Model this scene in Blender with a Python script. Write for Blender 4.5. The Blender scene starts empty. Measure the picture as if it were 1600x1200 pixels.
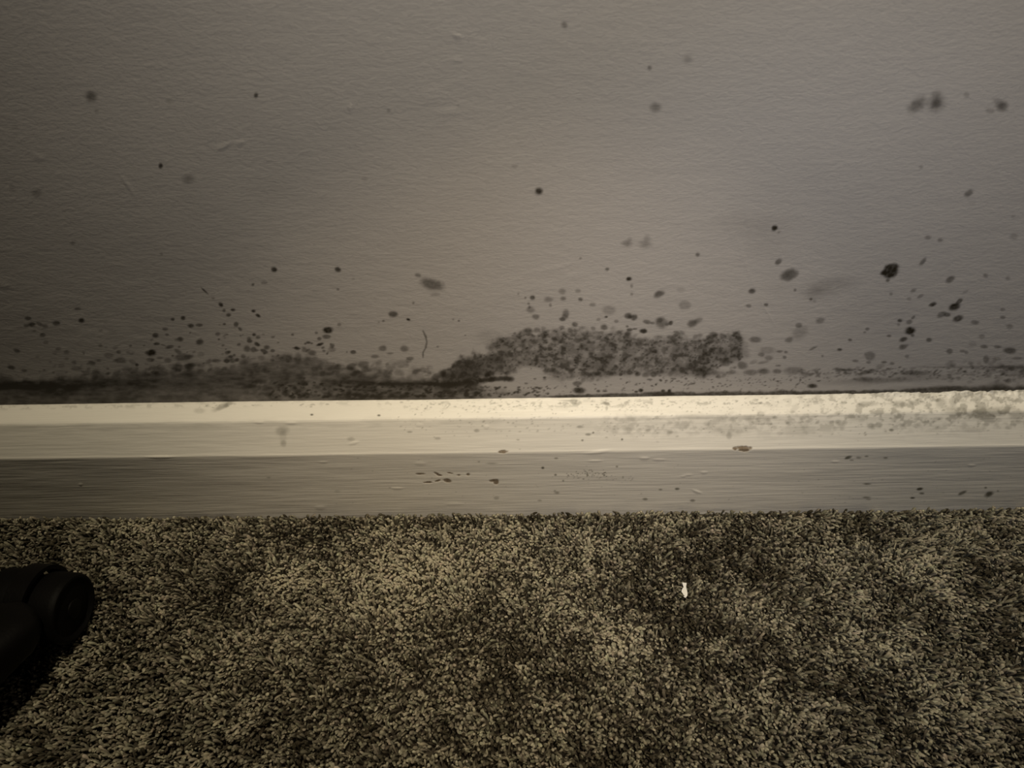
import bpy, bmesh, math
import numpy as np
from mathutils import Vector, Matrix

# ------------------------------------------------------------------ camera
S = bpy.context.scene
F_PX = 1209.0
PITCH, ROLL = math.radians(45.0), math.radians(-0.75)
CAM = Vector((0.0, -0.385, 0.499))
cd = bpy.data.cameras.new('camera'); cam = bpy.data.objects.new('camera', cd)
S.collection.objects.link(cam); S.camera = cam
cd.sensor_width = 36.0; cd.lens = 36.0 * F_PX / 1600.0
cd.clip_start = 0.01; cd.clip_end = 50
cd.dof.use_dof = True; cd.dof.focus_distance = 0.55; cd.dof.aperture_fstop = 13
ROT = (Matrix.Rotation(math.pi/2 - PITCH, 4, 'X') @ Matrix.Rotation(ROLL, 4, 'Z'))
cam.matrix_world = Matrix.Translation(CAM) @ ROT

# ------------------------------------------------------------------ world, lights, exposure
w = bpy.data.worlds.new('world'); S.world = w; w.use_nodes = True
w.node_tree.nodes['Background'].inputs[0].default_value = (1.0, 0.80, 0.58, 1)
w.node_tree.nodes['Background'].inputs[1].default_value = 0.003

def light(name, kind, loc, target, energy, color, **kw):
    l = bpy.data.lights.new(name, kind); l.energy = energy; l.color = color
    for k, v in kw.items(): setattr(l, k, v)
    o = bpy.data.objects.new(name, l); S.collection.objects.link(o)
    o.location = loc
    o.rotation_euler = (Vector(target) - Vector(loc)).to_track_quat('-Z', 'Y').to_euler()
    return o
# the room's ceiling lamp, nearly straight above the skirting
light('ceiling_lamp', 'SPOT', (0.15, -0.25, 2.4), (0.10, 0.0, 0.1), 126.0, (1.0, 0.876, 0.629),
      shadow_soft_size=0.06, spot_size=0.66, spot_blend=1.0)
# the phone's own torch beside its lens: a wide flood with a tighter hot core
light('phone_torch', 'SPOT', (0.06, -0.40, 0.52), (0.10, 0.0, 0.40), 3.00, (1.0, 0.94, 0.847),
      shadow_soft_size=0.006, spot_size=2.1, spot_blend=1.0)
light('phone_torch_core', 'SPOT', (0.06, -0.40, 0.52), (0.01, -0.02, 0.035), 3.7, (1.0, 0.825, 0.612),
      shadow_soft_size=0.006, spot_size=0.96, spot_blend=1.0)
light('added_fill_right', 'SPOT', (0.06, -0.40, 0.52), (0.27, 0.0, 0.07), 1.7, (0.795, 0.846, 1.0),
      shadow_soft_size=0.006, spot_size=1.2, spot_blend=1.0)  # added cool fill light, brightens the right end of the skirting
S.view_settings.view_transform = 'Standard'; S.view_settings.look = 'None'
S.view_settings.gamma = 1.0; S.view_settings.use_curve_mapping = False
S.view_settings.exposure = 0.0

# ------------------------------------------------------------------ helpers
R3 = np.array(ROT.to_3x3()); C3 = np.array(CAM)
def project(P):                      # world (n,3) -> photo pixels
    q = (P - C3) @ R3
    return 800 + F_PX * q[:, 0] / -q[:, 2], 600 - F_PX * q[:, 1] / -q[:, 2]
def ray(px, py):
    return R3 @ np.array([(px-800)/F_PX, (600-py)/F_PX, -1.0])
def on_z(px, py, z):
    d = ray(px, py); t = (z - C3[2]) / d[2]; return Vector(C3 + d*t)

rng = np.random.default_rng(7)
def vnoise(x, y, seed, cell):        # smooth value noise, any arrays
    g = np.random.default_rng(seed).random((256, 256))
    u, v = x/cell, y/cell
    iu, iv = np.floor(u).astype(int), np.floor(v).astype(int)
    fu, fv = u-iu, v-iv
    fu = fu*fu*(3-2*fu); fv = fv*fv*(3-2*fv)
    a = g[iv % 256, iu % 256]; b = g[iv % 256, (iu+1) % 256]
    c = g[(iv+1) % 256, iu % 256]; d = g[(iv+1) % 256, (iu+1) % 256]
    return (a*(1-fu)+b*fu)*(1-fv) + (c*(1-fu)+d*fu)*fv
def fbm(x, y, seed, cell, n=4):
    s, a, t = 0, 1.0, 0
    for k in range(n):
        s = s + a*vnoise(x+31*k, y+17*k, seed+k, cell/2**k); t += a; a *= .55
    return s/t
def sstep(a, b, x):
    t = np.clip((x-a)/(b-a), 0, 1); return t*t*(3-2*t)

def tag(o, label=None, cat=None, group=None, kind=None):
    for k, v in (('label', label), ('category', cat), ('group', group), ('kind', kind)):
        if v: o[k] = v
    return o
def grid_mesh(name, V, nu, nv, mat, attrs=None, flip=False):
    # V is (nv*nu,3), row by row
    i = np.arange((nv-1)*(nu-1)); r, c = i//(nu-1), i % (nu-1)
    a = r*nu+c
    Q = np.stack([a, a+1, a+nu+1, a+nu], 1)
    if flip: Q = Q[:, ::-1]
    return raw_mesh(name, V, Q, mat, attrs)
def raw_mesh(name, V, Q, mat, attrs=None):
    me = bpy.data.meshes.new(name); n = len(Q)
    me.vertices.add(len(V)); me.vertices.foreach_set('co', np.ascontiguousarray(V, dtype=np.float32).ravel())
    me.loops.add(n*4); me.loops.foreach_set('vertex_index', np.ascontiguousarray(Q, dtype=np.int32).ravel())
    me.polygons.add(n); me.polygons.foreach_set('loop_start', np.arange(n, dtype=np.int32)*4)
    me.polygons.foreach_set('loop_total', np.full(n, 4, dtype=np.int32))
    me.polygons.foreach_set('use_smooth', np.ones(n, dtype=bool))
    me.update(calc_edges=True); me.validate()
    for k, v in (attrs or {}).items():
        if v.ndim == 1:
            at = me.attributes.new(k, 'FLOAT', 'POINT'); at.data.foreach_set('value', v.astype(np.float32))
        else:
            at = me.attributes.new(k, 'FLOAT_COLOR', 'POINT'); at.data.foreach_set('color', v.astype(np.float32).ravel())
    me.materials.append(mat)
    o = bpy.data.objects.new(name, me); S.collection.objects.link(o); return o

class NT:
    def __init__(s, name):
        s.m = bpy.data.materials.new(name); s.m.use_nodes = True; s.t = s.m.node_tree
        s.b = s.t.nodes['Principled BSDF']
    def n(s, typ, **kw):
        x = s.t.nodes.new(typ)
        for k, v in kw.items(): setattr(x, k, v)
        return x
    def l(s, a, b): s.t.links.new(a, b)
    def attr(s, name): return s.n('ShaderNodeAttribute', attribute_name=name)
    def mix(s, fac, a, b):
        x = s.n('ShaderNodeMix', data_type='RGBA')
        for sock, v in ((x.inputs[0], fac), (x.inputs[6], a), (x.inputs[7], b)):
            if isinstance(v, bpy.types.NodeSocket): s.l(v, sock)
            else: sock.default_value = v
        return x.outputs[2]
    def noise(s, scale, stretch=(1, 1, 1), detail=4, rough=.55, rot=(0, 0, 0)):
        tc = s.n('ShaderNodeTexCoord'); mp = s.n('ShaderNodeMapping')
        mp.inputs['Scale'].default_value = stretch; mp.inputs['Rotation'].default_value = rot
        s.l(tc.outputs['Object'], mp.inputs[0])
        nz = s.n('ShaderNodeTexNoise'); nz.inputs['Scale'].default_value = scale
        nz.inputs['Detail'].default_value = detail; nz.inputs['Roughness'].default_value = rough
        s.l(mp.outputs[0], nz.inputs['Vector']); return nz.outputs['Fac']
    def bump(s, h, strength, dist, prev=None):
        b = s.n('ShaderNodeBump'); b.inputs['Strength'].default_value = strength
        b.inputs['Distance'].default_value = dist; s.l(h, b.inputs['Height'])
        if prev: s.l(prev, b.inputs['Normal'])
        return b.outputs[0]

# ------------------------------------------------------------------ stain maps (measured on the surfaces)
X0, X1, Y0, Y1 = -500, 2100, -160, 860
W_, H_ = X1-X0, Y1-Y0
XX, YY = np.meshgrid(np.arange(X0, X1, dtype=np.float32), np.arange(Y0, Y1, dtype=np.float32))
def new(): return np.ones((H_, W_), np.float32)          # transmission: 1 clean, 0 black
EDGE = fbm(XX, YY, 90, 7, 3) - .5
FINE = fbm(XX, YY, 190, 3, 2) - .5
def spot(T, x, y, rx, ry, d, ang=0, soft=.35, ragged=.5):
    m = int(max(rx, ry)*2.2+4)
    x0, x1, y0, y1 = int(x-m-X0), int(x+m-X0), int(y-m-Y0), int(y+m-Y0)
    x0, y0 = max(x0, 0), max(y0, 0); x1, y1 = min(x1, W_), min(y1, H_)
    if x1 <= x0 or y1 <= y0: return
    a = math.radians(ang); dx = XX[y0:y1, x0:x1]-x; dy = YY[y0:y1, x0:x1]-y
    u = (dx*math.cos(a)+dy*math.sin(a))/rx; v = (-dx*math.sin(a)+dy*math.cos(a))/ry
    r = np.sqrt(u*u+v*v) + EDGE[y0:y1, x0:x1]*ragged
    T[y0:y1, x0:x1] *= 1-min(d*1.08, .96)*(1-sstep(1-soft, 1+soft*1.2, r))*(1+.35*FINE[y0:y1, x0:x1]).clip(0, 1.2)
def line(T, pts, wd, d, soft=.4):
    for (xa, ya), (xb, yb) in zip(pts[:-1], pts[1:]):
        n = max(1, int(math.hypot(xb-xa, yb-ya)/max(1.0, wd*.9)))
        for k in range(n):
            t = k/n; spot(T, xa+(xb-xa)*t, ya+(yb-ya)*t, wd, wd, d, 0, soft, .8)
def curve(pts): 
    p = np.array(pts, float); return np.interp(XX[0], p[:, 0], p[:, 1])[None, :]

WALL = new()
# x, y, rx, ry, darkness, angle, softness
SP = '''142 151 8 7 .6 20 .7;151 174 3 3 .25;265 158 5 4 .15 0 .7;400 149 3 3.6 .75;251 259 3 4 .95;294 280 7.5 6 .42 0 .8;57 302 7 5 .35 0 .7
19 294 5 4 .2 40;114 380 4 3 .35;252 397 2.5 2 .35;428 421 4.2 4 .85 30;528 421 4.5 3.6 .78 20;570 280 4 4 .15 0 .7;22 199 6 4 .15;396 444 2 1.5 .5;413 442 5 2.5 .3
882 39 4 5 .5 -30 .6;1015 106 3.4 3.4 .5;1024 168 7 6 .52 0 .8;1075 92 6 6 .25 0 .8;804 259 5 3 .2;842 299 5.2 5 .85 0 .5;607 173 3 3 .25;980 381 7 4.5 .45 0 .7;984 374 3 3 .2
1008 382 8 5 .35 0 .8;1011 372 4 5 .22 0 .8;1090 398 3.5 3 .65;983 436 4 3 .75;948 421 3 2.5 .4;907 404 2 2 .45;716 165 2 2 .2;653 430 4.5 2.8 .5 10;675 444 17 8 .62 12 .5;679 460 8 3 .22
1433 164 13 8 .58 -42 .7;1463 161 12 10 .5 -60 .8;1463 162 6 5 .5 -50 .8;1463 146 7 6 .2;1566 166 8 7 .6 0 .6;1560 160 9 6 .25 40;1547 173 7 4 .28;1510 148 4 4 .25;1514 302 7 4.4 .55 -30;1519 318 6 3 .12;1439 261 3 3 .25
1210 356 5 3.8 1 -25 .3;1217 363 2.5 2 .35;1216 409 5.5 3.6 .62 -40;1233 429 13 8.5 .68 -20 .35;1391 423 14.5 10 .93 -28 .22;1387 438 3.2 2.4 .65;1442 409 7 3 .55 -50;1450 371 5 3 .42;1469 375 4 3 .42
1485 437 7 4.4 .62 -30;1540 431 4 3 .42;1575 435 4 3 .32;1585 369 6 5 .25;1583 338 3 2.4 .25;1285 450 25 11 .2 -10 .9;1275 455 14 8 .16 -30 .9
1030 460 8 4.6 .66 -20;1070 477 8.5 7 .32 0 .3;1064 453 6 4 .15;1175 455 5.5 3.6 .78 -10;1170 478 4 2.6 .5;1197 476 3 2.2 .6;1242 453 2 2 .5;1267 467 2.2 2.2 .65;1273 470 3 2.5 .25;1281 501 6.5 4.4 .45 -15
1248 508 4.5 3.5 .5;1250 520 11 7 .3 -25 .6;1233 531 6 4 .5 -10;1180 531 8.5 4.6 .56;1199 547 11 5.5 .3;1190 554 5 3.5 .5;1201 559 6.5 4 .42;1218 549 5 2 .5;1228 550 3 2 .5;1226 558 3 2.5 .5;1270 544 7 1.8 .5 -25;1285 556 2 1.6 .5
1177 566 5.5 2.6 .3 -20;1193 566 9 1.8 .4 -10;1160 571 7 6 .55;1134 569 6 3 .38;1145 581 5 3 .4;1193 580 8.5 4.5 .62;1214 580 6.5 3.5 .5;1173 582 10 4.5 .48;1240 579 14 6 .42;1258 585 8 4 .38;1276 581 3 2.5 .55;1216 571 4 1.4 .5;1269 603 7.5 3.6 .85;1082 506 8 5.5 .6 -25;1091 501 7 4 .4 -20
1034 505 9 8 .55;1031 501 5 3.5 .5;1011 503 6 3 .6 15;1020 505 3 2 .5;1048 505 3.4 3 .75 -40;1042 507 3 2 .5;1056 519 4 1.5 .5;1005 518 5 3 .6;1115 524 6.5 5 .6
1427 454 4.5 2.4 .5 -20;1438 463 5.5 2.6 .4 -30;1420 467 3.4 2.4 .32;1392 459 2.5 2.5 .42;1457 476 5.5 3 .85 -20;1491 480 8.5 5.2 .93 -22;1499 471 6.5 3 .72 -38;1471 492 7 4.2 .52 -25;1480 492 5 3 .62;1497 498 7.5 4.2 .74 -20;1524 504 6 3.4 .5;1509 456 5 2 .25 -30
1406 501 3.8 2.6 .72;1404 507 2.6 2 .42;1421 503 4.5 3 .5 -20;1427 496 3.5 1.8 .5 -40;1422 517 8 5.6 .93 -15;1426 524 3 2.4 .62;1412 530 6 3 .72 -20;1411 542 7 3.6 .6 -20;1389 525 3.4 2 .52;1355 514 3 2.4 .5;1351 519 2 1.5 .4;1328 531 3 2 .62;1312 546 4 2.4 .72;1359 556 8 6.4 .46 0 .3
1452 531 4.4 3 .62;1417 557 3 2.4 .42;1484 549 5 4 .52;1504 549 4 2 .42;1510 551 3 2.4 .4;1578 548 9.5 4.6 .66;1538 542 5.5 2.6 .5;1559 542 5.5 2.6 .5;1534 526 4.5 3.6 .35;1567 496 4.4 2.6 .45;1567 484 3.4 2.6 .35;1578 510 5.5 4 .35;1541 562 4 6 .5;1519 538 6 4 .2;1554 563 3 4 .3;1590 560 8 2 .4
1337 564 4.6 2 .5;1381 566 4.6 2 .62;1394 568 4 2.2 .52;1357 566 3.4 2 .42;1376 572 7 3 .3 -20
44 497 4.4 2.8 .62;50 507 5.5 3.6 .75;41 509 4 2.6 .5;62 506 6 2.6 .5 25;71 510 3.6 3 .42;88 505 5.6 3.6 .68;121 483 5 2.6 .46;127 501 4.4 3.8 .85;54 517 3 2 .32;67 523 4.4 3 .62;72 535 4 2.6 .4;26 548 5 2.8 .62 15;91 545 4.4 3 .36;104 550 4 2.6 .42;104 560 3.4 2.2 .36;86 551 4 3 .25
18 574 6 3.4 .66 15;38 579 5 2.6 .5;157 540 3.4 2.6 .46;157 517 3 2 .25;175 519 8 5 .1;186 550 3.4 2.6 .52;204 540 2.2 1.6 .5;171 555 7 4.2 .36;189 563 8 4.8 .52;144 567 5.6 3.2 .56 15;155 563 3.4 2.2 .42;214 570 2.6 2.2 .75;208 566 6 3 .32 20;119 576 9 3 .4;96 571 5 3 .3;131 553 1.5 1.5 .4;165 505 4 2 .12
243 524 4.6 3.6 .72;258 514 4.4 2.6 .52;261 523 2.8 2 .5;270 499 3 2.4 .72;286 497 3.6 3 .82;298 509 4.6 2.8 .74;311 508 5 2.4 .62;245 537 4.6 2.2 .74;255 539 4 1 .5 15;265 542 6.6 2.8 .62 -12;282 530 4.4 3.4 .66;312 534 5.4 4.2 .68;280 542 2.4 1.8 .5;237 551 7.4 4.8 .93;340 522 3.8 3 .52;342 530 1.6 1.4 .72
278 549 6 3 .52 30;286 558 13 5 .56;295 557 6 3 .5;262 563 5.4 3.2 .52;235 562 6 2.8 .5;250 559 5 1.8 .42;345 476 4 3 .82 40;350 485 2.8 2.4 .62;364 484 3.4 2.2 .82;357 492 3.8 2.8 .72;369 507 3.6 3.6 .72;375 514 3.6 2.2 .62 40;320 455 7 1.1 .8 42;333 466 2.4 1.4 .5
389 529 3.2 2.4 .52;390 533 4 2.8 .72;396 486 3.4 2.6 .82;397 523 3 2.4 .74;386 545 5.4 4.4 .6;396 546 4.4 4 .6;355 551 3.6 2.6 .62;361 557 3.6 2.2 .62;366 555 2.4 2 .52;354 564 4 2.8 .62;338 564 6 2.6 .5;371 562 2.8 2.4 .52;380 557 3.4 3 .52;395 445 2.4 1.8 .62
296 572 8 4.6 .7;278 574 8 5 .6;240 575 8 3.4 .5;314 554 5 4 .25;403 493 4 2.2 .92 25;512 516 7.6 4.8 .97;510 526 6.6 3.2 .6;499 529 3.4 2.6 .62;494 520 2.4 1.8 .52;530 507 3 2.6 .45;457 523 2.4 1.8 .62;426 527 2.6 1.8 .42;403 527 3.6 2.6 .52;482 535 3.6 2 .72;477 537 2 1.6 .6;500 538 5.4 2 .84 -20
463 544 3.4 2.2 .84;519 540 4 3.4 .62;519 546 6 4 .36;402 538 4.6 2.8 .82 25;417 543 4.6 3.4 .6;413 549 6 2.6 .7 25;426 548 3.4 2.4 .62;506 548 2.6 2 .52;552 550 4.4 3 .68;598 544 5.6 4 .56;632 545 6 4.4 .52;615 491 7 4.6 .72;638 499 3 1.7 .85 15;599 501 2 1.6 .5;592 503 1.5 1 .4;646 473 2 1.6 .5
708 499 1.8 1.6 .42;717 501 1.8 1.6 .62;684 542 1.8 1.5 .42;727 524 1.2 1 .7;641 560 5.6 3 .52;610 552 5 1.6 .45;586 557 6 2.6 .5;567 569 8.6 5.4 .52;476 547 4.6 3 .5;488 551 5.4 4 .56;451 560 5.4 5.4 .5;466 559 5 7 .45;552 435 2.4 1.8 .2;528 452 2.2 1.8 .42;542 550 1.3 1.3 .5
879 455 5.6 4 .42;880 467 4.4 3.2 .52;903 455 4 2.8 .42;907 468 3.4 2.6 .72;832 465 4 3.4 .72;821 465 1.7 1.4 .65;826 474 2.2 1.7 .52;857 468 6.6 4 .42;860 477 2.2 2.8 .42;829 484 6.6 4.6 .44;827 480 2 3 .5;837 495 5.4 4 .52;884 490 4.6 6 .5;883 495 5 3.5 .4;879 499 4.6 3 .72;898 507 4.6 3.4 .62
926 476 4.4 3 .35;951 485 10 7 .3 0 .4;949 421 2.8 2.4 .42;982 436 3.6 3 .78;987 447 2.2 3 .42;987 460 2.2 1.8 .42;982 493 6 4.4 .65;984 495 3 2.5 .6;991 496 5 4.4 .68;944 511 5.4 4.4 .62;947 495 2.4 1.6 .74;935 499 3.4 2.6 .35;963 502 3.4 2.6 .42;980 510 2.4 1.8 .6;984 515 4.4 2.4 .7;992 514 3.6 1.4 .6;1005 517 5.4 3 .7
981 522 4.6 3.8 .62;967 519 5.4 3.4 .28;927 513 3.6 2.6 .46;878 512 4.6 3 .5;891 516 4.4 3.2 .52;810 459 1.8 1.4 .42;825 516 7 4 .55;839 516 5.4 4 .5;970 585 2.8 2.4 .82;984 582 4.4 3.4 .7;997 584 4.6 3.6 .66;1010 586 7 3.6 .45;1021 585 5.4 4 .66;762 586 4.6 3.4 .95;902 599 7 4 .6;905 610 9 5 .85;1001 610 3.6 2.6 .98;994 612 3 1.5 .8
1032 594 2.4 1.6 .72;1072 592 2.4 1.6 .62;851 590 2.6 1.6 .72;836 592 2.4 1.2 .52;822 599 2.8 1.6 .52;1046 611 3 2.6 .95;1036 611 3 2 .8;1036 616 14 4 .8;1025 601 1.6 1.6 .8;1015 593 4 1.4 .6;1052 592 4 1.2 .5;1048 615 5 2.4 .8;935 611 3 2 .7;945 611 4 1.5 .7'''
for s in SP.replace('\n', ';').split(';'):
    v = [float(t) for t in s.split()]
    if len(v) < 5: continue
    x, y, rx, ry, d = v[:5]; ang = v[5] if len(v) > 5 else 0; so = v[6] if len(v) > 6 else .4
    spot(WALL, x, y, rx, ry, d, ang, so)
for s in [(1180, 350, 50, 14, .10), (1200, 380, 30, 20, .07), (1320, 440, 20, 8, .12), (1215, 450, 18, 8, .08), (760, 525, 14, 8, .15), (420, 300, 30, 18, .04)]:
    spot(WALL, *s, soft=.9)
line(WALL, [(661, 517), (665, 525), (667, 535), (665, 544), (661, 551), (661, 560)], 1.5, .35)

# the large mottled patch
def inside(upper, lower, x0, x1, s=7):
    u, l = curve(upper), curve(lower)
    n = (fbm(XX, YY, 41, 20, 4)-.5)*40
    return sstep(-s, s, YY-u+n)*sstep(-s, s, l-YY+n*.6)*sstep(x0-8, x0+10, XX+n)*sstep(x0-x1-10, x0-x1+8, x0-XX+n*.4)
UP = [(690, 588), (710, 570), (735, 558), (755, 552), (768, 534), (790, 524), (830, 518), (880, 513), (930, 516), (960, 522), (1000, 528), (1050, 527), (1090, 527), (1120, 522), (1155, 524), (1165, 540)]
LO = [(690, 606), (740, 602), (770, 592), (790, 586), (810, 574), (850, 580), (870, 592), (900, 594), (930, 590), (960, 584), (1000, 581), (1060, 585), (1100, 587), (1130, 572), (1165, 560)]
patch = inside(UP, LO, 690, 1163)
mott = fbm(XX, YY, 51, 16, 4); mott2 = fbm(XX*.8, YY, 55, 5.5, 3)
D = patch*(.30 + .22*sstep(.38, .62, fbm(XX, YY, 57, 11, 3)) + .36*sstep(.42, .70, mott2) + .26*sstep(790, 700, XX))
WALL *= 1-D.clip(0, .86)
# darker knots inside it
for x, y, rx, ry, d in [(712, 587, 26, 11, .45), (738, 572, 26, 10, .42), (765, 568, 22, 10, .3), (730, 595, 34, 7, .35)]:
    spot(WALL, x, y, rx, ry, d, -18, .9, 1.0)
for x, y, rx, ry, d in [(775, 538, 11, 5, .5), (812, 534, 16, 5, .5), (790, 558, 30, 7, .5), (770, 575, 20, 7, .55), (735, 568, 16, 7, .4), (725, 585, 22, 8, .5), (900, 545, 10, 8, .35), (945, 548, 9, 12, .45), (960, 540, 20, 8, .25),
                        (830, 568, 16, 5, .4), (935, 575, 16, 8, .45), (870, 588, 10, 5, .4), (1150, 552, 10, 8, .45), (1130, 548, 30, 10, .25), (1095, 582, 16, 5, .7), (1080, 578, 14, 4, .5), (1150, 530, 9, 9, .35), (1070, 540, 20, 10, .2), (1120, 583, 26, 2.4, .6),
                        (1045, 568, 10, 4, .4), (1058, 583, 9, 5, .5), (1040, 583, 8, 4, .3), (1005, 570, 9, 4, .3), (700, 598, 30, 5, .5), (930, 584, 12, 3, .5)]:
    spot(WALL, x, y, rx*1.1, ry, d*.62, 0, 1.0, 1.4)
def scatter(n, x0, x1, fy, rr, dd, flat=.75, seed=1, T=None, soft=.45):
    g = np.random.default_rng(seed)
    for k in range(n):
        x = g.uniform(x0, x1); y = fy(x, g); r = g.uniform(*rr)**1.0
        spot(WALL if T is None else T, x, y, r*g.uniform(1, 1.35), r*flat, g.uniform(*dd), g.uniform(-35, 15), soft)
def between(a, b, p=1.0):
    A, B = np.array(a, float), np.array(b, float)
    return lambda x, g: (lambda u, l: u+(l-u)*g.random()**p)(np.interp(x, A[:, 0], A[:, 1]), np.interp(x, B[:, 0], B[:, 1]))
scatter(480, 745, 1160, between(UP, LO), (.6, 1.7), (.25, .7), seed=2)
scatter(190, 700, 1160, between(UP, LO), (2.5, 5.0), (.10, .36), seed=3)
scatter(60, 770, 1160, between([(770, 528), (830, 512), (1000, 516), (1160, 520)], [(770, 545), (1160, 535)]), (1.5, 4.2), (.2, .5), seed=33)
scatter(50, 850, 1160, between([(850, 572), (1160, 565)], [(850, 596), (1160, 590)]), (1.5, 4.5), (.2, .5), seed=34)

# the left band along the skirting
BU = [(-500, 592), (0, 589), (60, 593), (110, 591), (150, 587), (200, 583), (250, 579), (300, 578), (350, 574), (400, 563), (430, 556), (470, 556), (500, 562), (540, 574), (600, 584), (650, 590), (700, 594), (760, 602), (800, 611), (900, 616)]
BL = [(-500, 640), (0, 630), (400, 626), (800, 622), (900, 621)]
n1 = (fbm(XX, YY, 61, 14, 4)-.5)*16
band = sstep(-5, 6, YY-curve(BU)+n1)*sstep(930, 780, XX + n1*6)
streak = fbm(XX*.12, YY, 71, 5, 3)
st2 = fbm(XX*.35, YY, 75, 4, 3)
left = sstep(330, 60, XX)
low = sstep(480, 560, XX)*sstep(800, 720, XX)*sstep(592, 602, YY+n1*.3)
core = np.exp(-((YY-(604-.012*XX))/6.5)**2)
D = band*(.58+.14*left+.30*low + .38*core*(.25+.75*left) + .34*(streak-.5) + .42*(st2-.5) + .3*(mott-.5) - .12*sstep(520, 700, XX)*(1-core))
WALL *= 1-D.clip(0, .95)
D = sstep(-16, 4, YY-curve(BU)+n1*2)*sstep(700, 560, XX)*.18*sstep(.35, .6, mott); WALL *= 1-D
scatter(150, 380, 560, between([(380, 566), (450, 556), (560, 574)], [(380, 618), (560, 620)]), (1.5, 5.5), (.15, .4), seed=4)
scatter(60, 130, 420, between([(130, 580), (420, 556)], [(130, 592), (420, 575)]), (2, 5.5), (.2, .5), seed=5)
scatter(90, 540, 700, between([(540, 566), (640, 562), (700, 582)], [(540, 590), (700, 594)]), (2, 6), (.1, .38), seed=6)
scatter(300, 420, 860, between([(420, 596), (700, 600), (860, 606)], [(420, 622), (860, 619)]), (.8, 3), (.4, .85), .6, seed=7)
scatter(46, 220, 520, between([(220, 534), (350, 505), (420, 520), (520, 535)], [(220, 572), (520, 560)]), (1, 2.6), (.3, .7), seed=8)
scatter(30, 0, 230, between([(0, 560), (230, 535)], [(0, 590), (230, 580)]), (1.2, 3.5), (.2, .45), seed=9)
line(WALL, [(590, 601), (600, 600), (650, 599), (690, 600), (720, 600)], 1.5, .33, .9)
line(WALL, [(690, 602), (720, 600), (745, 597), (770, 592), (800, 592)], 2.8, .38, .8)
line(WALL, [(764, 593), (780, 592), (803, 592.5)], 3.4, .55, .5)
scatter(60, 700, 775, lambda x, g: 599-.09*(x-700)+g.normal(0, 2), (1, 3), (.3, .7), .6, 31)
scatter(60, 420, 760, between([(420, 616), (760, 612)], [(420, 622), (760, 619)]), (2, 5), (.4, .9), .6, seed=10)

# right hand strip: dashes, streaks and the dark contact line
RB = [(900, 604), (1100, 600), (1300, 594), (1450, 590), (1600, 588), (2100, 585)]
scatter(240, 1240, 1680, between([(1240, 577), (1600, 570)], [(1240, 592), (1600, 596)]), (.9, 3.0), (.15, .5), .55, seed=11, soft=.7)
scatter(130, 1300, 1640, between([(1300, 574), (1640, 574)], [(1300, 584), (1640, 590)]), (1.0, 3.0), (.2, .6), .5, seed=12, soft=.6)
scatter(150, 830, 1280, between([(830, 598), (1280, 590)], [(830, 618), (1280, 612)]), (.7, 2), (.25, .7), .6, seed=13)
scatter(70, 1030, 1300, between([(1030, 586), (1300, 586)], [(1030, 598), (1300, 598)]), (.7, 1.8), (.3, .7), .5, seed=14)
scatter(90, 1480, 1620, between([(1480, 560), (1620, 560)], [(1480, 606), (1620, 606)]), (2, 5), (.08, .3), .7, seed=15)
for s in [(1430, 583, 18, 3.4, .6), (1355, 582, 14, 2.4, .6, -12), (1325, 578, 10, 2, .6), (1309, 578, 4, 3, .6), (1380, 594, 40, 3.5, .4), (1350, 592, 14, 3, .4), (1500, 574, 60, 1.8, .3), (1585, 574, 26, 2.6, .6), (1600, 580, 30, 5, .25), (1480, 606, 20, 3, .6), (1440, 590, 40, 6, .22), (1560, 604, 14, 6, .5), (1330, 597, 50, 4, .18)]:
    spot(WALL, *s[:5], ang=(s[5] if len(s) > 5 else 0), soft=.7)
th = curve([(-500, 3), (820, 1.5), (860, 3), (950, 5), (1040, 7), (1090, 5), (1150, 7), (1250, 6.5), (1330, 5), (1400, 5), (1430, 9), (1600, 11), (2100, 12)])
base = 620.5-.0125*(XX-800)
c = sstep(-th, -th*.35, YY-base+(fbm(XX, YY, 83, 9, 3)-.5)*5)*sstep(830, 880, XX)
WALL *= 1-(c*(.85+.3*FINE)).clip(0, .93)
D = sstep(-14, -2, YY-base)*sstep(800, 1000, XX)*.16*sstep(.4, .7, streak)*1.6; WALL *= 1-D

# faint stains on the skirting, and bare-wood chips
SK, CHIP = new(), new()
d1 = sstep(.5, .66, fbm(XX, YY*1.3, 101, 11, 4))
d2 = sstep(.56, .68, fbm(XX*.6, YY, 111, 5, 3))
rightm = sstep(1120, 1420, XX)
mid = sstep(560, 700, XX)*sstep(1750, 1400, XX)
SK *= 1-(d1*rightm*.40*sstep(690, 655, YY+XX*.01)*sstep(598, 620, YY))
SK *= 1-(d1*sstep(880, 1000, XX)*.22*np.exp(-((YY-(664-.012*(XX-1100)))/16)**2))
SK *= 1-(d2*mid*.40*np.exp(-((YY-(633-.012*(XX-800)))/5)**2))
SK *= 1-(d2*.28*sstep(1300, 0, XX)*np.exp(-((YY-(631-.0125*(XX-500)))/3)**2))
SK *= 1-.12*sstep(.45, .7, fbm(XX*.2, YY, 121, 9, 3))*np.exp(-((YY-(658-.0145*(XX-800)))/9)**2)
scatter(420, 640, 1600, lambda x, g: 638-.012*(x-800)+g.normal(0, 7), (.5, 1.5), (.15, .5), .6, 21, SK)
scatter(380, 620, 1600, lambda x, g: 666-.012*(x-800)+g.normal(0, 12), (.5, 1.9), (.1, .38), .6, 22, SK)
scatter(110, 940, 1600, lambda x, g: 664-.012*(x-800)+g.normal(0, 9), (2, 5), (.06, .25), .7, 23, SK)
scatter(120, 500, 1600, lambda x, g: g.uniform(715, 790), (.4, 1.3), (.15, .4), .6, 24, SK)
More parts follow.
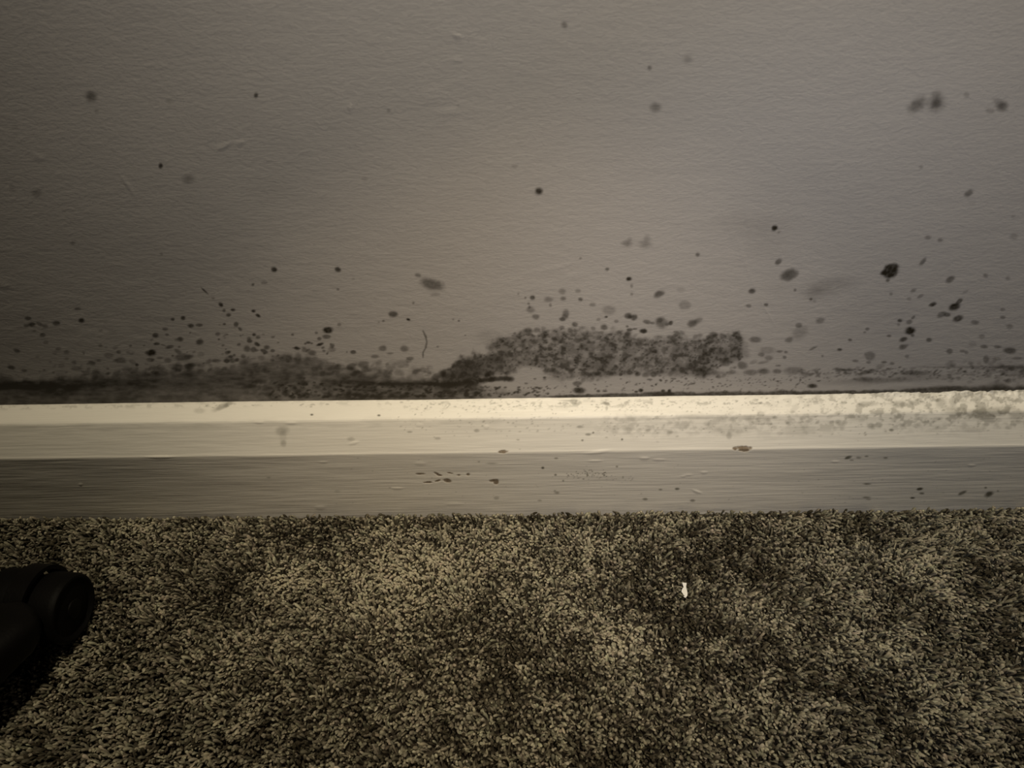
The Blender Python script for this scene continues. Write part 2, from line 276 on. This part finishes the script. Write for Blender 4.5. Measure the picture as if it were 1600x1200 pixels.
scatter(70, 885, 948, lambda x, g: 742+g.normal(0, 3.2), (.45, 1), (.45, .8), .8, 25, SK)
scatter(26, 945, 990, lambda x, g: 748+g.normal(0, 2.5), (.4, .9), (.3, .6), .8, 26, SK)
scatter(120, 300, 1500, lambda x, g: 632-.0125*(x-500)+g.normal(0, 1.8), (.8, 2.5), (.15, .4), .4, 27, SK)
for x, y, rx, ry, d, a in [(441, 673, 7, 9, .3, 80), (443, 693, 4, 5, .25, 0), (442, 683, 5, 10, .12, 0), (348, 635, 14, 4, .42, -22), (353, 634, 5, 3, .3, -20), (312, 642, 8, 4, .2, 0), (487, 648, 2.2, 1.3, .8, 0), (592, 649, 2.4, 1.4, .75, 0), (948, 631, 5, 2.5, .5, 20), (948, 638, 2, 3, .4, 0), (897, 627, 6, 4, .25, 0),
                           (890, 626, 14, 1, .4, 0), (972, 686.5, 1.5, 1.5, .8, 0), (919, 679, 4, 1.8, .5, 0), (927, 676, 1.6, 1.4, .7, 0), (906, 667, 4, 2, .4, 0), (910, 688, 2, 1.6, .6, 0), (745, 673, 4, 2.5, .4, 0), (640, 675, 4, 1.3, .4, 0), (684, 685, 4, 1.6, .35, 0), (548, 686, 5, 3, .25, 0), (1393, 672, 4, 2, .6, 0),
                           (1361, 665, 6, 4, .35, 0), (1373, 664, 5, 4, .35, 0), (1310, 660, 5, 4, .35, 0), (1340, 652, 14, 4, .2, 0), (1250, 672, 26, 9, .16, 0), (1140, 672, 30, 9, .14, 0), (1139, 681, 4, 5, .3, 0), (1540, 645, 32, 8, .34, -8), (1590, 648, 12, 8, .3, 0), (1490, 642, 18, 7, .25, 0), (1405, 631, 10, 5, .3, 0), (1428, 630, 7, 4, .3, 0), (1355, 631, 14, 3.5, .3, 0), (1471, 630, 8, 8, .3, 0), (1489, 628, 6, 6, .3, 0),
                           (1520, 671, 16, 4, .18, 0), (1180, 652, 30, 4, .18, 0), (1100, 651, 40, 4, .15, 0),
                           (1437, 764, 4.4, 2, .9, -10), (1440, 771, 4, 1.5, .75, 0), (1504, 770, 6, 2.4, .7, -25), (1545, 772, 6, 3.6, .8, -20), (1540, 762, 2, 1.3, .7, 0), (1559, 767, 1.6, 1, .6, 0), (1426, 778, 3.4, 1.3, .8, 0), (1355, 756, 6, 1.3, .7, 0), (1354, 777, 6, 1.4, .6, 0), (1357, 780, 4, 1, .5, 0), (1325, 715, 5, 2, .75, -20), (1342, 715, 4, 1.8, .5, 0), (1354, 713, 3, 1.3, .6, 0), (1331, 719, 3, 1, .5, 0), (1384, 715.5, 3, 1.3, .6, 0),
                           (1058, 764, 3.4, 1.8, .75, 0), (1032, 765, 3, 1.2, .6, 0), (1082, 782, 4, 2, .6, 0), (1008, 780, 4, 1.8, .55, 0), (870, 770, 4, 2, .45, 0), (867, 767, 2, 1.3, .4, 0), (964, 729, 1.8, 1.4, .6, 0), (848, 731, 2.2, 2, .85, 0), (869, 716, 3, 1.3, .5, 0), (868, 742, 2, 1.5, .7, 0), (843, 782, 3, 1.3, .4, 0),
                           (420, 746, 3, 1.6, .3, 0), (527, 768, 4, 2, .2, 0), (776, 778, 4, 2.4, .35, 0), (768, 724, 8, 1, .4, 0), (880, 751, 1.5, 1.5, .6, 0)]:
    spot(SK, x, y, rx, ry, d, a, .45)
for x, y, rx, ry, a in [(1160, 700.5, 12.5, 3.6, 0), (1161, 703.5, 8, 2.6, 0), (786, 706, 8, 2.6, 0), (772, 751, 7, 2.6, 0), (775, 754, 4, 3, 0), (698, 751, 6.4, 2.6, 14), (683, 752, 4.6, 1.3, -14), (669, 754, 6, 1.1, 0), (655, 741, 6.5, 1.7, 0), (681, 740, 4, 1.6, 25), (686, 743, 4, 1.3, 10), (731, 742, 3, 2, 0), (717, 743, 3, 1, 0), (704, 740, 4, 1, 10)]:
    spot(CHIP, x, y, rx, ry, 1, a, .22, 1.1)
def sample(T, px, py):
    x = np.clip(px-X0, 0, W_-2.001); y = np.clip(py-Y0, 0, H_-2.001)
    i, j = x.astype(int), y.astype(int); fx, fy = x-i, y-j
    return (T[j, i]*(1-fx)+T[j, i+1]*fx)*(1-fy) + (T[j+1, i]*(1-fx)+T[j+1, i+1]*fx)*fy

# ------------------------------------------------------------------ materials
def wall_material():
    t = NT('lilac_grey_wall_paint')
    a = t.attr('mould')
    base = t.mix(t.noise(6, detail=3), (.398, .374, .359, 1), (.438, .413, .397, 1))
    col = t.mix(a.outputs['Fac'], base, (.020, .015, .008, 1))
    t.l(col, t.b.inputs['Base Color']); t.b.inputs['Roughness'].default_value = .62
    t.b.inputs['Specular IOR Level'].default_value = .35
    n = t.bump(t.noise(420, (.6, 1, 1.15), 6, .68), .55, .0007)
    n = t.bump(t.noise(110, (.55, 1, 1.2), 3, .55, (0, .12, 0)), .25, .0010, n)
    t.l(n, t.b.inputs['Normal']); return t.m
def skirt_material():
    t = NT('cream_gloss_skirting_paint')
    base = t.mix(t.noise(40, (.12, 1, 1), 4), (.70, .665, .60, 1), (.77, .735, .67, 1))
    col = t.mix(t.attr('stain').outputs['Fac'], base, (.05, .045, .025, 1))
    col = t.mix(t.attr('chip').outputs['Fac'], col, t.mix(t.noise(900), (.13, .095, .06, 1), (.30, .235, .17, 1)))
    t.l(col, t.b.inputs['Base Color']); t.b.inputs['Roughness'].default_value = .42
    t.b.inputs['Specular IOR Level'].default_value = .4
    n = t.bump(t.noise(340, (.07, 1, 1), 4, .6), .45, .0006)
    n = t.bump(t.noise(60, (.2, 1, 1), 3, .5), .3, .0012, n)
    t.l(n, t.b.inputs['Normal']); return t.m
def plain(name, col, rough, spec=.5, bump=None):
    t = NT(name); t.b.inputs['Roughness'].default_value = rough
    t.b.inputs['Specular IOR Level'].default_value = spec
    c = t.mix(t.noise(60, detail=3), tuple(x*.85 for x in col)+(1,), tuple(min(1, x*1.12) for x in col)+(1,))
    t.l(c, t.b.inputs['Base Color'])
    if bump: t.l(t.bump(t.noise(bump), .4, .0004), t.b.inputs['Normal'])
    return t.m
MW, MS = wall_material(), skirt_material()

# ------------------------------------------------------------------ wall
def g2(x, z, cx, cz, ax, az): return np.exp(-((x-cx)/ax)**2-((z-cz)/az)**2)
zs = np.concatenate([np.arange(.088, .185, .00042), np.arange(.185, .60, .0009)])
zs = np.concatenate([[-.03], zs])
xs = np.concatenate([np.arange(-.62, -.42, .002), np.arange(-.42, .42, .00048), np.arange(.42, .621, .002)])
GX, GZ = np.meshgrid(xs, zs); x, z = GX.ravel(), GZ.ravel()
relief = (fbm(x*1000*.45, z*1000, 201, 5, 3)-.5)*.00013*(.4+1.2*np.exp(-((z-.17)/.07)**2)) + (fbm(x*1000, z*1000*.9, 205, 60, 2)-.5)*.0008
P = np.stack([x, -relief, z], 1)
px, py = project(np.stack([x, 0*x, z], 1))
# little paint nibs and a filler smear standing proud of the wall
for (sx, sy, rx, ry, h, a) in [(714, 56, 9, 3, .0006, 15), (715, 94, 10, 3, .0005, 5), (547, 168, 3, 6, .0006, 0), (350, 228, 14, 4, .0006, -25), (375, 224, 10, 4, .0005, -20), (200, 290, 3, 22, .0004, -35), (1160, 400, 3, 60, .0002, -20), (1140, 360, 2, 50, .0002, -20),
                                (1200, 490, 2, 24, .0003, -30), (60, 245, 10, 4, .0004, 20), (5, 446, 14, 4, .0005, 10), (680, 150, 22, 12, .0003, 0), (700, 175, 16, 6, .0004, 0), (1170, 340, 3, 40, .0002, 0), (900, 432, 20, 6, .0003, -20), (870, 418, 26, 4, .0003, -15)]:
    an = math.radians(a); dx, dy = px-sx, py-sy
    u = (dx*math.cos(an)+dy*math.sin(an))/rx; v = (-dx*math.sin(an)+dy*math.cos(an))/ry
    P[:, 1] -= h*.42*np.exp(-(u*u+v*v)**1.5)
mould = 1-sample(WALL, px, py)
mould[z < .085] = .6
tag(grid_mesh('wall_back', P, len(xs), len(zs), MW, {'mould': mould}), kind='structure')

# ------------------------------------------------------------------ skirting board: front face, steep chamfer, top ledge
prof = [(-.0255, -.012), (-.0255, .0685), (-.0253, .0698), (-.0245, .0712), (-.0148, .0934), (-.0140, .0944), (-.0128, .0950), (.0006, .0998)]
pp = [prof[0]]
for a, b in zip(prof[:-1], prof[1:]):
    n = max(2, int(math.hypot(b[0]-a[0], b[1]-a[1])/.00036))
    for k in range(1, n+1): pp.append((a[0]+(b[0]-a[0])*k/n, a[1]+(b[1]-a[1])*k/n))
pp = np.array(pp); tang = np.gradient(pp, axis=0); tang /= np.linalg.norm(tang, axis=1)[:, None]
nrm = np.stack([-tang[:, 1], tang[:, 0]], 1)
arc = np.concatenate([[0], np.cumsum(np.linalg.norm(np.diff(pp, axis=0), axis=1))])
xk = np.concatenate([np.arange(-.62, -.43, .002), np.arange(-.43, .43, .0005), np.arange(.43, .621, .002)])
A, Xk = np.meshgrid(arc, xk, indexing='ij'); a_, x_ = A.ravel(), Xk.ravel()
Y_, Z_ = np.repeat(pp[:, 0], len(xk)), np.repeat(pp[:, 1], len(xk))
NY, NZ = np.repeat(nrm[:, 0], len(xk)), np.repeat(nrm[:, 1], len(xk))
px, py = project(np.stack([x_, Y_, Z_], 1))
chip = 1-sample(CHIP, px, py); stain = 1-sample(SK, px, py)
h = (fbm(x_*1000*.05, a_*1000, 301, 1.6, 3)-.5)*.00014 + (fbm(x_*1000*.25, a_*1000, 305, 14, 2)-.5)*.0005 - chip*.0004
# paint runs and nibs
for (sx, sy, rx, ry, hh, an) in [(250, 714, 22, 2, .0006, 0), (935, 706, 20, 2.5, .0005, -8), (930, 720, 12, 1.5, .0004, 0), (1007, 716, 7, 2, .0005, 0), (1030, 718, 10, 1.5, .0004, 0), (1089, 768, 7, 2, .0006, 20), (405, 660, 7, 2, .0005, 0), (455, 661, 9, 2, .0005, 0), (553, 692, 8, 2.5, .0005, -15),
                                 (657, 724, 9, 2.5, .0004, 0), (126, 757, 3, 2, .0004, 0), (505, 722, 7, 1.5, .0003, 0), (621, 763, 9, 1.5, .0004, 0), (760, 667, 4, 3, .0004, 0), (1068, 744, 4, 1.5, .0004, 0), (1100, 738, 5, 2, .0004, 0), (1305, 721, 6, 1.5, .0004, 0), (1518, 727, 6, 1.5, .0004, 0), (655, 664, 5, 3, .0004, 0), (1075, 742, 8, 1.5, .0004, 0), (710, 787, 14, 2, .0003, 0), (500, 793, 8, 3, .0004, 0)]:
    a = math.radians(an); dx, dy = px-sx, py-sy
    u = (dx*math.cos(a)+dy*math.sin(a))/rx; v = (-dx*math.sin(a)+dy*math.cos(a))/ry
    h = h + hh*.6*np.exp(-(u*u+v*v)**1.5)
# crumbling paint at the back of the ledge towards the right
crumb = sstep(.15, .36, x_)*np.exp(-((a_-arc[-1])/.005)**2)
h = h + crumb*(fbm(x_*1000, a_*1000, 311, 5, 3)-.35)*.0045
# patchy darker tone along the back edge of the ledge
stain = np.clip(stain + .45*np.exp(-((a_-arc[-1])/.0014)**2)*(fbm(x_*1000, a_*1000, 321, 3, 2)), 0, 1)
V = np.stack([x_, Y_+NY*h, Z_+NZ*h], 1)
tag(grid_mesh('baseboard_back', V, len(xk), len(pp), MS, {'chip': chip, 'stain': stain}), kind='structure')

# ------------------------------------------------------------------ floor and carpet pile
def floor_z(x): return -.0055*x + .0
mf = plain('carpet_backing', (.05, .042, .03), .95, .1)
bm = bmesh.new(); N = 24
row = [[bm.verts.new((-.62+1.24*i/N, y, floor_z(-.62+1.24*i/N)-.0085)) for i in range(N+1)] for y in (-.62, 0.0)]
for i in range(N): bm.faces.new((row[0][i], row[0][i+1], row[1][i+1], row[1][i]))
low = [[bm.verts.new((v.co.x, v.co.y, -.03)) for v in r] for r in row]
for i in range(N):
    bm.faces.new((low[0][i+1], low[0][i], low[1][i], low[1][i+1]))
    bm.faces.new((row[0][i+1], row[0][i], low[0][i], low[0][i+1])); bm.faces.new((row[1][i], row[1][i+1], low[1][i+1], low[1][i]))
me = bpy.data.meshes.new('floor'); bm.to_mesh(me); bm.free(); me.materials.append(mf)
fl = bpy.data.objects.new('floor', me); S.collection.objects.link(fl); tag(fl, kind='structure')

SPC = .00215
gx = np.arange(-.47, .47, SPC); gy = np.arange(-.40, -.0262, SPC*.92)
TX, TY = np.meshgrid(gx, gy); TX = TX + (np.arange(len(gy)) % 2)[:, None]*SPC*.5
TX, TY = TX.ravel(), TY.ravel()
TX = TX + rng.uniform(-.5, .5, TX.shape)*SPC*.9; TY = np.minimum(TY + rng.uniform(-.5, .5, TY.shape)*SPC*.9, -.0263)
n = len(TX)
tpx, tpy = project(np.stack([TX, TY, 0*TX], 1))
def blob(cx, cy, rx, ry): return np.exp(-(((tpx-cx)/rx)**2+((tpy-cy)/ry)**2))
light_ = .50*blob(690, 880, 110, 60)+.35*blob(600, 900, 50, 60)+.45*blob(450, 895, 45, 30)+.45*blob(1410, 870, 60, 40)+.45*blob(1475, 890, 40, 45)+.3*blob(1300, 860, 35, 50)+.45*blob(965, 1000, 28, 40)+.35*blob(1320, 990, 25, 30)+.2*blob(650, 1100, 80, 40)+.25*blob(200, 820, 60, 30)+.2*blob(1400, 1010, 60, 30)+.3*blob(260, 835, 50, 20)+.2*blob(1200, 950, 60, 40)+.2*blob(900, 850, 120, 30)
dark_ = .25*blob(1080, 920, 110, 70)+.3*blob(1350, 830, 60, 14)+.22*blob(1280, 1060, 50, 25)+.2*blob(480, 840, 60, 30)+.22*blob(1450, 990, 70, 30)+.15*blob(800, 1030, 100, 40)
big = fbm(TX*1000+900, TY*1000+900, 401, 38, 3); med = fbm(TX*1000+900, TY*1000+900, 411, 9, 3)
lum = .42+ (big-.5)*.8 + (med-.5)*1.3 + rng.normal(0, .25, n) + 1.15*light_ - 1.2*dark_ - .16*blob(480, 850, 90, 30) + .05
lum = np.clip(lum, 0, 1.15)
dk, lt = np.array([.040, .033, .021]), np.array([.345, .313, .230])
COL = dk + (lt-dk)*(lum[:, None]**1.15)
COL *= (1+rng.normal(0, .022, (n, 3)))
hgt = .0082 + rng.normal(0, .0009, n) + (fbm(TX*1000+900, TY*1000+900, 421, 14, 2)-.5)*.003
rad = rng.uniform(.00080, .00150, n)
la = fbm(TX*1000+900, TY*1000+900, 431, 22, 2)*4*math.pi; lm = .0022*fbm(TX*1000+900, TY*1000+900, 441, 12, 2)
LX = np.cos(la)*lm*1.2 + rng.normal(0, .0021, n); LY = np.sin(la)*lm*1.2 + rng.normal(0, .0021, n) - .0022
near = sstep(-.031, -.0265, TY); LY = LY*(1-near) - near*.0010; hgt = hgt - near*.0008
# matted dents where the castor stands
RINGS = [(0, .6), (.55, .8), (.80, 1.02), (.94, .86), (1.0, .45)]; K = 6
nv = len(RINGS)*K+0
V = np.zeros((n, nv, 3), np.float32); ph = rng.uniform(0, 2*math.pi, n); ov = rng.uniform(.45, 1, n)
fz = floor_z(TX)
for ri, (t, rr) in enumerate(RINGS):
    for k in range(K):
        a = 2*math.pi*k/K; ex = np.cos(a)*rad*rr; ey = np.sin(a)*rad*rr*ov
        tw = ph + t*1.4; cx_, sx_ = np.cos(tw), np.sin(tw)
        V[:, ri*K+k, 0] = TX + LX*t**1.6 + ex*cx_-ey*sx_
        V[:, ri*K+k, 1] = TY + LY*t**1.6 + ex*sx_+ey*cx_
        V[:, ri*K+k, 2] = fz - .0085 + hgt*t
V[:, :, 1] = np.minimum(V[:, :, 1], -.0259+0*V[:, :, 1])
q = []
for ri in range(len(RINGS)-1):
    for k in range(K): q.append((ri*K+k, ri*K+(k+1) % K, (ri+1)*K+(k+1) % K, (ri+1)*K+k))
T4 = (len(RINGS)-1)*K; q += [(T4, T4+1, T4+2, T4+3), (T4, T4+3, T4+4, T4+5)]
Q = (np.arange(n)[:, None, None]*nv + np.array(q)[None]).reshape(-1, 4)
cc = np.ones((n, nv, 4), np.float32); cc[:, :, :3] = COL[:, None, :].clip(0, 1)
t = NT('twisted_wool_yarn'); t.l(t.attr('yarn').outputs['Color'], t.b.inputs['Base Color'])
t.b.inputs['Roughness'].default_value = .9; t.b.inputs['Specular IOR Level'].default_value = .12
t.l(t.bump(t.noise(1600, (1, 1, .4)), .5, .0003), t.b.inputs['Normal'])
cp = raw_mesh('carpet', V.reshape(-1, 3), Q, t.m, {'yarn': cc.reshape(-1, 4)})
tag(cp, 'grey brown flecked twist pile carpet running up to the skirting', 'carpet', kind='stuff')

# ------------------------------------------------------------------ paint flake on the carpet
mfl = plain('dry_paint_flake', (.72, .70, .66), .6, .3, 300)
ol = [(885, 690), (905, 693), (922, 695), (922, 707), (919, 718), (921, 735), (927, 755), (931, 780), (928, 800), (921, 810), (912, 820), (903, 812), (895, 804), (899, 795), (892, 782), (880, 765), (883, 750), (891, 735), (903, 722), (905, 712), (895, 703)]
pts = [on_z(900+px*.1875, 780+py*.1875, .0022) for px, py in ol]
cen = sum(pts, Vector())/len(pts); bm = bmesh.new()
def curl(p, dz):
    d = p-cen; return bm.verts.new((d.x, d.y, .14*abs(d.x)+ 18*d.y*d.y + dz))
top = [curl(p, .0005) for p in pts]; bot = [curl(p, 0) for p in pts]
ct, cb = bm.verts.new((0, 0, .0006)), bm.verts.new((0, 0, 0))
for i in range(len(pts)):
    j = (i+1) % len(pts)
    bm.faces.new((top[j], top[i], ct)); bm.faces.new((bot[i], bot[j], cb)); bm.faces.new((top[i], top[j], bot[j], bot[i]))
bmesh.ops.recalc_face_normals(bm, faces=bm.faces)
me = bpy.data.meshes.new('paint_flake'); bm.to_mesh(me); bm.free(); me.materials.append(mfl)
fk = bpy.data.objects.new('paint_flake', me); S.collection.objects.link(fk)
fk.location = (cen.x, cen.y, floor_z(cen.x)+.0012)
tag(fk, 'small off-white paint flake lying on the carpet below the skirting', 'paint flake')

# ------------------------------------------------------------------ furniture castor, black, at the left edge
mb = plain('black_castor_plastic', (.0025, .002, .0016), .5, .12, 500)
mr = plain('black_tyre_rubber', (.0022, .0018, .0015), .6, .10, 600)
ms = plain('dark_steel', (.03, .027, .022), .3, .6)
RW = .0235
face = on_z(120, 952, RW+.001)
castor = bpy.data.objects.new('furniture_castor', None); S.collection.objects.link(castor)
castor.location = (face.x-.026, face.y+.002, floor_z(face.x)+.0025)
castor.rotation_euler = (0, 0, math.radians(-6))
tag(castor, 'black twin wheel furniture castor on the carpet at the left edge', 'castor')
def lathe(name, prof_, mat, parent, seg=64, loc=(0, 0, 0)):
    # profile (axial x, radius) turned about the x axis
    bm = bmesh.new(); rings = []
    for (ax, r) in prof_:
        if r < 1e-6: rings.append([bm.verts.new((ax, 0, 0))])
        else: rings.append([bm.verts.new((ax, r*math.cos(2*math.pi*k/seg), r*math.sin(2*math.pi*k/seg))) for k in range(seg)])
    for a, b in zip(rings[:-1], rings[1:]):
        for k in range(seg):
            j = (k+1) % seg
            if len(a) == 1: bm.faces.new((a[0], b[k], b[j]))
            elif len(b) == 1: bm.faces.new((a[k], a[j], b[0]))
            else: bm.faces.new((a[k], a[j], b[j], b[k]))
    bmesh.ops.recalc_face_normals(bm, faces=bm.faces)
    return finish(name, bm, mat, parent, loc)
def finish(name, bm, mat, parent, loc=(0, 0, 0), sharp=40):
    me = bpy.data.meshes.new(name); bm.to_mesh(me); bm.free(); me.materials.append(mat)
    me.polygons.foreach_set('use_smooth', [True]*len(me.polygons)); me.set_sharp_from_angle(angle=math.radians(sharp))
    o = bpy.data.objects.new(name, me); S.collection.objects.link(o); o.parent = parent; o.location = loc; return o
# each wheel: domed disc with a raised rim and a hub
wheel_prof = [(0, 0), (.0, RW*.93), (.001, RW*.985), (.004, RW), (.0145, RW), (.0175, RW*.985), (.0188, RW*.94), (.0190, RW*.88), (.0178, RW*.83), (.0168, RW*.78), (.0176, RW*.5), (.0184, RW*.30), (.0184, 0)]
for s in (1, -1):
    wprof = [(s*(a+.007), r) for a, r in wheel_prof]
    wh = lathe('wheel', wprof, mr, castor, loc=(0, 0, RW-.001))
    lathe('hub_cap', [(s*.0250, .0068), (s*.0262, .0066), (s*.0268, .0055), (s*.0270, 0)], mb, wh)
# the hood over the wheels
bm = bmesh.new(); arc_ = [math.radians(a) for a in range(-12, 196, 8)]
Ri, Ro = RW+.0012, RW+.0042
sec = []
for s in (-.0065, .0065):
    for r in (Ro, Ri): sec.append([bm.verts.new((s, r*math.cos(a), r*math.sin(a))) for a in arc_])
def strip(a, b):
    for i in range(len(a)-1): bm.faces.new((a[i], a[i+1], b[i+1], b[i]))
strip(sec[0], sec[2]); strip(sec[1], sec[3]); strip(sec[0], sec[1]); strip(sec[2], sec[3])
for i in (0, -1): bm.faces.new((sec[0][i], sec[1][i], sec[3][i], sec[2][i]))
bmesh.ops.recalc_face_normals(bm, faces=bm.faces)
finish('hood', bm, mb, castor, (0, 0, RW-.001))
# centre web, axle, stem and the leg of the furniture standing on it
lathe('axle', [(-.0075, .0), (-.0075, .004), (.0075, .004), (.0075, 0)], ms, castor, 24, (0, 0, RW-.001))
def limb(name, pts, mat, parent, seg=24):
    bm = bmesh.new(); rings = []
    for i, (p, rx, rz) in enumerate(pts):
        a = Vector(pts[max(0, i-1)][0]); b = Vector(pts[min(len(pts)-1, i+1)][0]); d = (b-a).normalized()
        side = d.cross(Vector((0, 0, 1))).normalized(); up = side.cross(d)
        rings.append([bm.verts.new(Vector(p)+side*rx*math.copysign(abs(math.cos(t))**.6, math.cos(t))+up*rz*math.copysign(abs(math.sin(t))**.6, math.sin(t))) for t in [2*math.pi*k/seg for k in range(seg)]])
    for a, b in zip(rings[:-1], rings[1:]):
        for k in range(seg): bm.faces.new((a[k], a[(k+1) % seg], b[(k+1) % seg], b[k]))
    bm.faces.new(rings[0]); bm.faces.new(rings[-1])
    bmesh.ops.recalc_face_normals(bm, faces=bm.faces)
    return finish(name, bm, mat, parent)
bpy.context.view_layer.update(); inv = castor.matrix_world.inverted()
def loc(px, py, z): return inv @ on_z(px, py, z)
limb('stem_socket', [(loc(34, 962, .030), .010, .010), (loc(32, 962, .040), .010, .010)], mb, castor)
limb('base_arm', [(loc(58, 962, .046), .006, .006), (loc(46, 968, .047), .013, .011), (loc(20, 982, .049), .019, .014), (loc(-60, 1040, .054), .024, .017), (loc(-260, 1180, .064), .026, .018), (loc(-500, 1350, .075), .028, .019)], mb, castor)
